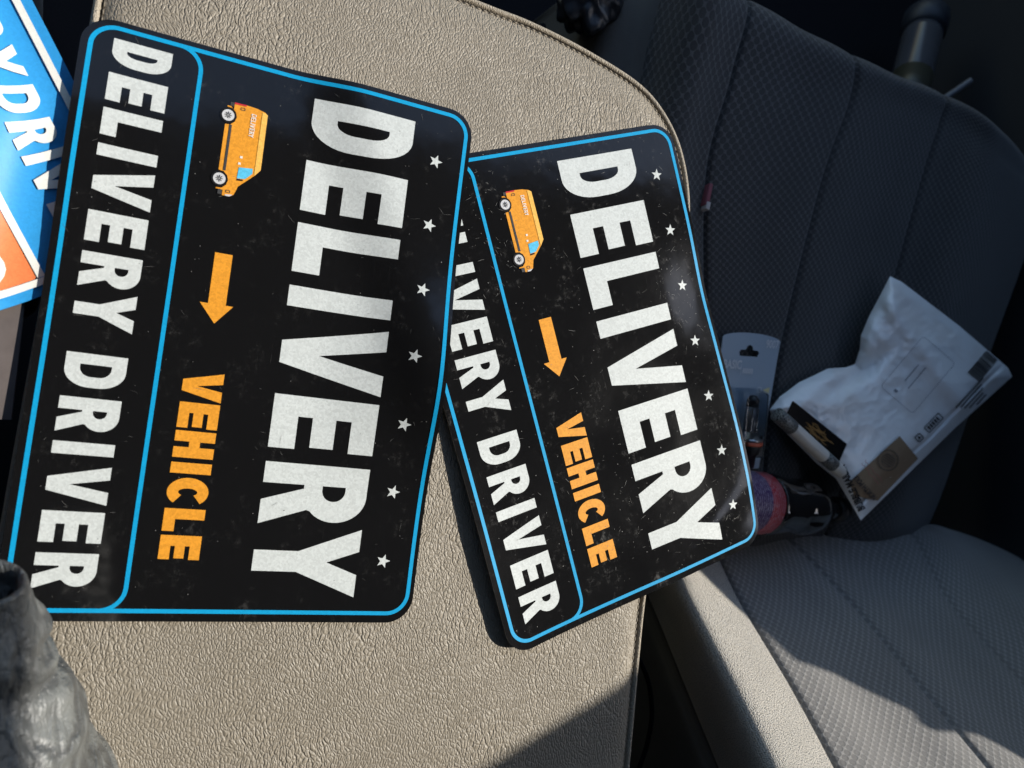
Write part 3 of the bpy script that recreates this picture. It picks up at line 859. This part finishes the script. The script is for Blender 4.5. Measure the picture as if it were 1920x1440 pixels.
M_KRAFT = plain('kraft paper', (.27, .185, .115), .85, .2, .12, 200)
M_PRINT = plain('black print', (.02, .02, .025), .7)
M_PRINTG = plain('grey print', (.22, .22, .25), .7)
M_PRINTR = plain('faded red print', (.38, .12, .10), .7)
def film(px, py):
    d = Vector(ray(px, py)).normalized(); hit = BV.ray_cast(Vector(CAM), d)
    return hit[0] if hit[0] is not None else on(px, py, BACK, .03)
FILM_K = 1730.0                                  # photo pixels per metre at the bag's distance
def bag_fn(o_px, x_px):
    """frame for print on the bag: origin and reading direction given by two points, laid onto the film"""
    o = np.array(o_px, float); ex = np.array(x_px, float) - o; ex /= np.linalg.norm(ex); ey = np.array([ex[1], -ex[0]])
    def fn(x, y, off):
        p = o + (ex * x + ey * y) * FILM_K
        return film(*p) + BN * off
    return fn, o, ex, ey
def px_poly(pts, fn_frame):
    fn, o, ex, ey = fn_frame
    return [((np.array(p, float) - o) @ ex / FILM_K, (np.array(p, float) - o) @ ey / FILM_K) for p in pts]
fr = bag_fn((1643, 934), (1597, 870))
kr = art('kraft_label', [([px_poly([(1684, 817), (1719, 859), (1643, 938), (1599, 929), (1590, 903)], fr)], 0)], fr[0], .0016, M_KRAFT, mail)
k2 = bag_fn((1640, 931), (1604, 892))
typed('NORTH POLE', .0082, k2[0], .0030, M_PRINT, 'label_lettering', kr, .66, .0002)
sf = bag_fn((1661, 862), (1690, 882))
circ = lambda r, n=28: [(r * math.cos(2 * math.pi * i / n), r * math.sin(2 * math.pi * i / n)) for i in range(n)]
st = [([circ(.0115), circ(.0105)], 0), ([circ(.0075), circ(.0069)], 0)]
for k in range(5): st.append(([[(-.006, -.005 + k * .0024), (.006, -.005 + k * .0024), (.006, -.004 + k * .0024), (-.006, -.004 + k * .0024)]], 0))
art('round_stamp', st, sf[0], .0026, plain('stamp print', (.10, .075, .055), .8), kr)
rf = bag_fn((1642, 906), (1614, 873)); sc = []
rg = random.Random(3)
for k in range(3):
    pts = [(-.001 + .0021 * i, -.0005 - .0050 * k + .0022 * (rg.random() - .3) * (1 if i % 2 else -1)) for i in range(15)]
    sc.append((band([tuple(p) for p in resample([(a, b, 0) for a, b in pts], 3)[:, :2]], .0005), 0))
art('red_scribble', sc[:2], rf[0], .0026, M_PRINTR, kr)
b2 = bag_fn((1619, 953), (1587, 886))
typed('BUBBLE MAILER', .0112, b2[0], .0020, M_PRINT, 'bag_lettering', mail, .68, .00045)
bc = bag_fn((1835, 716), (1864, 682)); bars = []; x = 0
while x < .030:
    ww = rg.choice([.0006, .0009, .0014]); bars.append(([[(x, 0), (x + ww, 0), (x + ww, .0165), (x, .0165)]], 0)); x += ww + rg.choice([.0005, .0008])
art('barcode', bars, bc[0], .0008, M_PRINT, mail)
tl = bag_fn((1790, 764), (1832, 718))
art('small_print', [([[(.0 + o_, -k * .0036), (ln + o_, -k * .0036), (ln + o_, -k * .0036 - .0013), (o_, -k * .0036 - .0013)]], 0) for k, (o_, ln) in enumerate([(.0, .044), (.004, .034), (.006, .030), (.010, .022), (.018, .015)])], tl[0], .0008, M_PRINT, mail)
lg = bag_fn((1741, 812), (1766, 786))
art('print_badge', [([rrect(0, 0, .023, .0085, .0012), rrect(.0009, .0009, .0221, .0076, .0008)], 0)] + [([[(.003 + k * .0034, .002), (.0052 + k * .0034, .002), (.0052 + k * .0034, .0065), (.003 + k * .0034, .0065)]], 0) for k in range(5)] + [(place([([rrect(0, 0, .008, .008, .002), rrect(.001, .001, .007, .007, .0015)], 0)], -.015, .0005)[0][0], 0), ([[(-.013, .003), (-.009, .003), (-.011, .007)]], 0)], lg[0], .0008, M_PRINT, mail)
ad = bag_fn((1665, 738), (1714, 680))
art('address_box', [([rrect(0, -.034, .072, .012, .004), rrect(.0004, -.0336, .0716, .0116, .0036)], 0), ([[(.022, -.004), (.045, -.004), (.045, -.0049), (.022, -.0049)]], 0), ([[(.018, -.012), (.048, -.012), (.048, -.0129), (.018, -.0129)]], 0), ([[(.006, -.002), (.009, -.002), (.009, -.006), (.006, -.006)]], 0)], ad[0], .0008, M_PRINTG, mail)

# black card with gold swirls
quad = [(1471, 786), (1574, 865), (1600, 837), (1494, 757)]
inner_px = [(a * 1574 + (1 - a) * 1471 + b * 24, a * 865 + (1 - a) * 786 - b * 28.5) for a in (0, .25, .5, .75, 1) for b in (0, .5, 1)]
hz = max((film(*p) - Vector(BACK[0])).dot(BN) for p in inner_px) + .0012
o3 = on(1471, 786, BACK, hz); x3 = (on(1574, 865, BACK, hz) - o3); cl = x3.length; x3.normalize(); y3 = BN.cross(x3).normalized()
chh = abs((on(1494, 757, BACK, hz) - o3).dot(y3))
cfn = lambda x, y, off: o3 + x3 * x + y3 * y + BN * off
card = empty('black_card', tuple(cfn(cl / 2, chh / 2, 0)), 'glossy black card with gold swirls lying on the white mailer', 'card')
M_CARD = plain('glossy black card', (.004, .004, .005), .22, .4)
M_GOLD = plain('gold foil', (.34, .20, .06), .45, .5, .4, 90, Metallic=.5)
art('card_sheet', [([rrect(0, 0, cl, chh, .0015)], 0)], cfn, 0, M_CARD, card, th=.0006)
sw = []
for k in range(30):
    x0_ = cl * rg.uniform(.28, .62); y0_ = chh * rg.uniform(.2, .82); a = rg.uniform(-.5, .5); pts = []
    px_, py_ = x0_, y0_
    for i in range(6):
        pts.append((px_, py_, 0)); a += rg.uniform(-.9, .9); px_ += math.cos(a) * cl * .045; py_ += math.sin(a) * chh * .09
    P = resample(pts, 3)[:, :2]
    if all(.002 < p[0] < cl - .002 and .002 < p[1] < chh - .002 for p in P): sw.append((band([tuple(p) for p in P], lambda f: .0009 * (.25 + 2.6 * f * (1 - f))), 0))
art('gold_swirls', sw, cfn, .0002, M_GOLD, card)

# white tube with dark patterned ends
ta = on(1456, 776, BACK, .044); tb_ = on(1578, 886, BACK, .052)
td = (tb_ - ta).normalized(); tl_ = (tb_ - ta).length; RT = .0066
tub = empty('lip_balm_tube', tuple(ta), 'slim white tube with dark patterned cap along the mailer edge', 'tube')
M_TUBE = plain('white tube plastic', (.62, .60, .55), .3)
M_CAPD = Mat('dark patterned cap'); M_CAPD.set(Roughness=.4)
vo = M_CAPD.new('ShaderNodeTexVoronoi', Scale=420, feature='DISTANCE_TO_EDGE'); M_CAPD.lk(M_CAPD.uv(src='Object'), vo.inputs['Vector'])
M_CAPD = M_CAPD.out(M_CAPD.mix(M_CAPD.sstep(vo.outputs['Distance'], .06, .16), (.22, .23, .22), (.02, .023, .024)))
link('cap', lathe('cap', ta, td, [(0, 0), (.0003, RT * .9), (.0012, RT * 1.06), (tl_ * .22, RT * 1.06), (tl_ * .222, RT)], 40), M_CAPD, tub)
link('body', lathe('body', ta, td, [(tl_ * .2, RT), (tl_ * .68, RT), (tl_ * .9, RT * .97), (tl_ * .995, RT * .86), (tl_, RT * .8), (tl_, 0)], 40), M_TUBE, tub)
link('label_band', lathe('label_band', ta, td, [(tl_ * .70, RT * .99), (tl_ * .70, RT * 1.03), (tl_ * .86, RT * 1.02), (tl_ * .86, RT * .96)], 40), M_CAPD, tub)

# headlight bulb in a blister pack
BO = on(1340, 880, BACK, .012); BXv = (on(1464, 628, BACK, .012) - on(1357, 617, BACK, .012)).normalized(); BYv = BN.cross(BXv).normalized()
pk = lambda px, py: ((on(px, py, BACK, .012) - BO).dot(BXv), (on(px, py, BACK, .012) - BO).dot(BYv))
bfn = lambda x, y, off: BO + BXv * x + BYv * y + BN * off
x0, y1 = pk(1357, 619); x1, _ = pk(1465, 630); yb = pk(1425, 878)[1]
cx_ = (x0 + x1) / 2 - .001
pack = empty('bulb_pack', tuple(bfn(cx_, (y1 + yb) / 2, 0)), 'blue grey blister pack holding a headlight bulb beside the scuffed sign', 'bulb pack')
hole = rrect(cx_ - .0145, y1 - .0215, cx_ + .0125, y1 - .0145, .0034, 6)
top = arc((x0 + x1) / 2, y1 - .0065, (x1 - x0) / 2, .0065, 8, 172, 14)
hole2 = [(cx_ - .005, y1 - .0150), (cx_ + .003, y1 - .0150), (cx_ + .002, y1 - .011), (cx_ - .004, y1 - .011)]
M_CARDB = plain('blue grey card', (.30, .39, .48), .5, .4, .06)
ho = [p for p in rrect(cx_ - .0145, y1 - .0225, cx_ + .0125, y1 - .0155, .0034, 6)]
k0 = rrect(cx_ - .0145, y1 - .0225, cx_ + .0125, y1 - .0155, .0034, 6)
hl = [(cx_ - .0145, y1 - .019), (cx_ - .013, y1 - .0165), (cx_ - .006, y1 - .0160), (cx_ - .0045, y1 - .0125), (cx_ - .001, y1 - .0112), (cx_ + .0025, y1 - .0125), (cx_ + .004, y1 - .0160), (cx_ + .011, y1 - .0165), (cx_ + .0125, y1 - .019), (cx_ + .011, y1 - .0222), (cx_ - .013, y1 - .0222)]
art('backing_card', [([[(x0, yb), (x1 - .006, yb)] + top, hl], 0)], bfn, 0, M_CARDB, pack, th=.0007)
M_LW = plain('pale print', (.62, .66, .70), .6)
tf = lambda dx_, dy_: (lambda x, y, off: bfn(x0 + dx_ + x, y1 + dy_ + y, off))
typed('9007', .0110, tf((x1 - x0) - .0205, -.0125), .0006, M_LW, 'number_lettering', pack, .8, .0002)
typed('BASIC', .0115, tf(.0045, -.0345), .0006, M_LW, 'name_lettering', pack, .8, .0003)
art('name_rule', [([[(x0 + .0285, y1 - .040), (x0 + .0290, y1 - .040), (x0 + .0290, y1 - .030), (x0 + .0285, y1 - .030)]], 0)] + [([[(x0 + .031 + k * .0024, y1 - .0385), (x0 + .0327 + k * .0024, y1 - .0385), (x0 + .0327 + k * .0024, y1 - .0335), (x0 + .031 + k * .0024, y1 - .0335)]], 0) for k in range(6)], bfn, .0006, M_LW, pack)
xb = x1 - .024
art('power_mark', [(ring(xb, y1 - .056, xb + .0055, y1 - .051, .001, .0006), 0), ([[(xb + .0075, y1 - .0535), (xb + .017, y1 - .0565), (xb + .017, y1 - .0505)]], 1)], bfn, .0006, [M_LW, plain('pale yellow print', (.62, .58, .30), .6)], pack)
# clear blister
M_CLEAR = Mat('clear blister plastic')
tr_ = M_CLEAR.new('ShaderNodeBsdfTransparent'); gl = M_CLEAR.new('ShaderNodeBsdfGlossy', Roughness=.08)
tr_.inputs['Color'].default_value = (.93, .95, .97, 1)
fz = M_CLEAR.new('ShaderNodeFresnel', IOR=1.45); mx = M_CLEAR.new('ShaderNodeMixShader')
M_CLEAR.lk(M_CLEAR.math('MULTIPLY_ADD', fz.outputs[0], 1.0, .03), mx.inputs[0]); M_CLEAR.lk(tr_.outputs[0], mx.inputs[1]); M_CLEAR.lk(gl.outputs[0], mx.inputs[2])
M_CLEAR.lk(mx.outputs[0], M_CLEAR.n['Material Output'].inputs['Surface']); M_CLEAR = M_CLEAR.m
bx0, bx1, by0, by1 = cx_ - .019, cx_ + .019, yb + .012, y1 - .052
Gb = np.zeros((40, 28, 3))
for i in range(40):
    for j in range(28):
        u, v = j / 27, i / 39
        e = min(u, 1 - u) * (bx1 - bx0); e2 = min(v, 1 - v) * (by1 - by0)
        h = .016 * sst(e, 0, .0045) * sst(e2, 0, .0045) * (1.0 + .25 * (1 - v))
        Gb[i, j] = bfn(bx0 + (bx1 - bx0) * u, by0 + (by1 - by0) * v, .0008 + h)
link('clear_blister', grid_mesh('clear_blister', Gb), M_CLEAR, pack)
# bulb: dark tipped glass, metal collar, orange seal, plug
M_BLK = plain('black plug plastic', (.015, .015, .017), .4)
ax0 = bfn(cx_ + .0015, by1 - .006, .010); axd = -BYv
M_GLASS = plain('bulb glass', (.16, .17, .19), .08, .6)
bulb = link('bulb', lathe('bulb', ax0, axd, [(0, 0), (.001, .003), (.004, .0052), (.011, .0056), (.0112, .0060), (.034, .0060), (.036, .0050)], 28, up=BN), M_GLASS, pack)
link('bulb_tip', lathe('bulb_tip', ax0, axd, [(-.0006, 0), (.0004, .0034), (.004, .0056), (.0105, .0060), (.0106, .0055)], 28, up=BN), M_BLK, bulb)
for sgn in (-1, 1):
    q0 = ax0 + axd * .012 + BXv * sgn * .0038 + BN * .005; link('filament_post', tube('filament_post', [q0, q0 + axd * .01, q0 + axd * .024], .0006, 8, 3), plain('bright wire', (.75, .75, .74), .2, Metallic=.9), bulb)
M_STEEL = plain('collar steel', (.32, .32, .33), .3, Metallic=.9)
link('collar', lathe('collar', ax0, axd, [(.034, .004), (.034, .0085), (.040, .0105), (.0405, .0130), (.043, .0130), (.0432, .010)], 28, up=BN), M_STEEL, bulb)
link('seal_ring', lathe('seal_ring', ax0, axd, [(.0432, .009), (.0434, .0138), (.0465, .0138), (.0467, .009)], 28, up=BN), plain('orange red seal', (.52, .10, .045), .5), bulb)
link('plug', lathe('plug', ax0, axd, [(.0466, .0115), (.055, .0115), (.0555, .0092), (.068, .0088), (.068, 0)], 28, up=BN), M_BLK, bulb)
art('silver_strip', [([[(bx0 + .003, yb + .014), (bx1 - .001, yb + .014), (bx1 - .001, yb + .022), (bx0 + .003, yb + .022)]], 0)], bfn, .0012, plain('silver print', (.55, .57, .60), .4), pack)

# cola bottle lying in the fold of the seat
q0 = on(1372, 938, BACK, .028); q1 = on(1630, 962, BACK, .020)
bd = (q1 - q0).normalized()
RB = (on(1440, 892, BACK, .034) - on(1440, 1002, BACK, .034)).length * .5
bot = empty('soda_bottle', tuple(q0), 'dark soda bottle with purple and red label lying in the seat fold', 'bottle')
M_COLA = plain('dark cola plastic', (.010, .009, .010), .07, .7)
M_COLA.node_tree.nodes['Principled BSDF'].inputs['Coat Weight'].default_value = .6
LB = (on(1436, 945, BACK, .034) - q0).dot(bd)
e0_ = LB + .004
prof = [(-.06, 0), (-.06, RB * .7), (-.052, RB * .95), (-.03, RB * .97), (0, RB * .97), (LB, RB * .985), (e0_, RB), (e0_ + .006, RB * 1.01), (e0_ + .018, RB * .96), (e0_ + .034, RB * .90), (e0_ + .044, RB * .89), (e0_ + .052, RB * .93), (e0_ + .064, RB * .94), (e0_ + .076, RB * .86), (e0_ + .090, RB * .64), (e0_ + .102, RB * .44), (e0_ + .112, RB * .38), (e0_ + .122, RB * .37)]
def ribs(s, th):
    if s < e0_ + .04 or s > e0_ + .085: return 0
    k = math.sin(math.pi * (s - e0_ - .04) / .045)
    return -.0028 * k * max(0, math.cos(5 * th + .6)) ** 2
P = resample([(s, r, 0) for s, r in prof], 5)[:, :2]
link('bottle_body', lathe('bottle_body', q0, bd, [tuple(p) for p in P], 72, wob=ribs), M_COLA, bot)
link('cap', lathe('cap', q0, bd, [(e0_ + .119, RB * .3), (e0_ + .119, RB * .46), (e0_ + .134, RB * .46), (e0_ + .135, 0)], 32), plain('black cap', (.02, .02, .022), .4), bot)
M_LAB = Mat('purple red label'); M_LAB.set(Roughness=.3)
tc = M_LAB.new('ShaderNodeTexCoord'); sp = M_LAB.new('ShaderNodeSeparateXYZ'); M_LAB.lk(tc.outputs['UV'], sp.inputs[0])
wv = M_LAB.math('FRACT', M_LAB.math('MULTIPLY', sp.outputs[1], 330.0))
nz = M_LAB.noise(M_LAB.uv(60, 900), 1.0, 2)
txt = M_LAB.math('MULTIPLY', M_LAB.sstep(wv, .45, .6), M_LAB.sstep(nz.outputs['Fac'], .42, .55))
red = M_LAB.sstep(sp.outputs[1], LB - .0195, LB - .0185)
col = M_LAB.mix(red, (.055, .022, .10), (.34, .02, .032))
lit = M_LAB.mix(M_LAB.math('MULTIPLY', txt, .55), col, (.55, .50, .58))
M_LAB = M_LAB.out(lit)
link('label', lathe('label', q0, bd, [(-.058, RB * .99)] + [(x, RB * .998) for x in np.linspace(-.05, LB, 8)] + [(LB, RB * .97)], 64), M_LAB, bot)

# spray bottle and a straw in the rear footwell
f0 = Vector(deep(1702, 178, .98)); f1 = Vector(deep(1738, 30, 1.04))
sd = (f1 - f0).normalized(); sl_ = (f1 - f0).length; rs = .027
spb = empty('cleaner_bottle', tuple(f0), 'small grey bottle with a dark cap in the shadowed footwell behind the passenger seat', 'bottle')
link('bottle_body', lathe('bottle_body', f0, sd, [(.035, rs), (sl_ * .70, rs * 1.02), (sl_ * .76, rs * .98), (sl_ * .77, rs * .7)], 40), plain('shade darkened bottle', (.05, .052, .06), .2, .4), spb)  # body and band colours darkened to stand for footwell shade
link('base_band', lathe('base_band', f0, sd, [(-.03, 0), (-.03, rs * .95), (.0, rs), (.035, rs * 1.005), (.035, rs * .9)], 40), plain('shade darkened band', (.028, .028, .018), .4), spb)
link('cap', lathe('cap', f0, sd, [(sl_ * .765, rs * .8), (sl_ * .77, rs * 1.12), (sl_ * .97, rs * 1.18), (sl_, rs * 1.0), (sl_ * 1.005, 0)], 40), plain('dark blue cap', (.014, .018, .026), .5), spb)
art_fn = lambda s, a, off: f0 + sd * s + (sd.cross(V(0, 0, 1)).normalized() * math.cos(a) + sd.cross(V(0, 0, 1)).normalized().cross(sd) * math.sin(a)) * (rs * 1.02 + off)
p0, p1 = Vector(deep(1766, 188, .98)), Vector(deep(1820, 151, .98))
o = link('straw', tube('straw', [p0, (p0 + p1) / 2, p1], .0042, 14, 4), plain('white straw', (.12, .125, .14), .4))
tag(o, 'short white straw poking out behind the passenger seat back', 'straw')

# black cable between armrest and seat
zc = [(1185, 1215, -.125), (1205, 1250, -.13), (1218, 1290, -.135), (1222, 1345, -.14), (1212, 1400, -.145), (1196, 1450, -.15), (1180, 1530, -.16)]
o = link('charging_cable', tube('charging_cable', [at(x, y, z) for x, y, z in zc], .0021, 12, 8), plain('black rubber cable', (.006, .0065, .008), .95, .05))
tag(o, 'thin black cable looping down between armrest and passenger seat', 'cable')

# crumpled dark plastic bag behind the armrest
bm = bmesh.new(); bmesh.ops.create_icosphere(bm, subdivisions=5, radius=1)
bc_ = Vector(deep(1098, -10, .60))
for v in bm.verts:
    d = v.co.normalized(); k = 1 + .5 * abs(noise.noise(d * 1.3)) - .38 * abs(noise.noise(d * 2.2 + V(4, 0, 0)))
    v.co = bc_ + Vector((d.x * .026, d.y * .032, d.z * .025)) * k
o = bm_obj('plastic_bag', bm, plain('dark glossy film', (.012, .014, .018), .34, .4))
tag(o, 'crumpled dark plastic bag in the gap behind the armrest', 'bag')

# ------------------------------------------------------------------ wrinkled leather sleeve at the lower left
g0 = Vector(deep(-36, 1094, .262)); g1 = Vector(deep(-100, 1580, .300))
gd = (g1 - g0).normalized(); gl_ = (g1 - g0).length
slv = empty('leather_gaiter', tuple(g0), 'wrinkled grey leather gaiter with a dark open end beside the armrest, lower left corner', 'gaiter')
def rad(f): return .0148 + .054 * f ** 1.05 + .0024 * math.sin(f * 15 + .2) * sst(f, .05, .25)
def wob(s, th):
    f = s / gl_; q = V(math.cos(th) * 1.2, math.sin(th) * 1.2, f * 7 + .5 * math.sin(th))
    k = sst(f, .03, .2)
    return k * (.0042 * (abs(noise.noise(q * .9)) - .3) + .0030 * noise.noise(V(q.x * .7, q.y * .7, f * 13 + 1.4 * math.sin(th + 1))) + .0004 * noise.noise(q * 3))
prof = [(gl_ * f, rad(f)) for f in np.linspace(0, 1, 120)]
M_GAIT = Mat('worn grey leather'); M_GAIT.set(Roughness=.42); M_GAIT.b.inputs['Specular IOR Level'].default_value = .7
_v = M_GAIT.uv(src='Object'); _a = M_GAIT.noise(M_GAIT.uv(1.5, .6, 1, -.6, 'Object'), 60, 3, .5, .8); _b = M_GAIT.noise(_v, 900, 2); _c = M_GAIT.noise(M_GAIT.uv(2.0, .7, 1, -.6, 'Object'), 230, 3, .55, .5)
_col = M_GAIT.mix(M_GAIT.sstep(_a.outputs['Fac'], .36, .66), (.080, .085, .084), (.15, .156, .15))
_col = M_GAIT.mix(M_GAIT.sstep(_c.outputs['Fac'], .6, .8), _col, (.17, .175, .165))
_r = M_GAIT.noise(M_GAIT.uv(1.2, .5, 1, -.7, 'Object'), 42, 2, .5, .9)
_g = M_GAIT.sstep(M_GAIT.math('ABSOLUTE', M_GAIT.math('SUBTRACT', _r.outputs['Fac'], .5)), 0, .10)
_col = M_GAIT.mix(_g, (.065, .068, .068), _col)
_h = M_GAIT.math('ADD', M_GAIT.math('MULTIPLY', _g, .45), M_GAIT.math('ADD', M_GAIT.math('MULTIPLY', _a.outputs['Fac'], 1.2), M_GAIT.math('MULTIPLY_ADD', _c.outputs['Fac'], .8, M_GAIT.math('MULTIPLY', _b.outputs['Fac'], .12))))
M_GAIT = M_GAIT.out(_col, None, M_GAIT.bump(_h, .0020))
prof = [(.045, .005), (.02, .0095), (.004, .0115), (-.0006, .0128), (-.0012, .0140)] + prof
link('leather_tube', lathe('leather_tube', g0, gd, prof, 128, wob=wob), M_GAIT, slv)
link('inner_lining', lathe('inner_lining', g0, gd, [(.004, .0118), (.018, .0098), (.019, 0)], 48), plain('black inside', (.004, .004, .004), .9), slv)
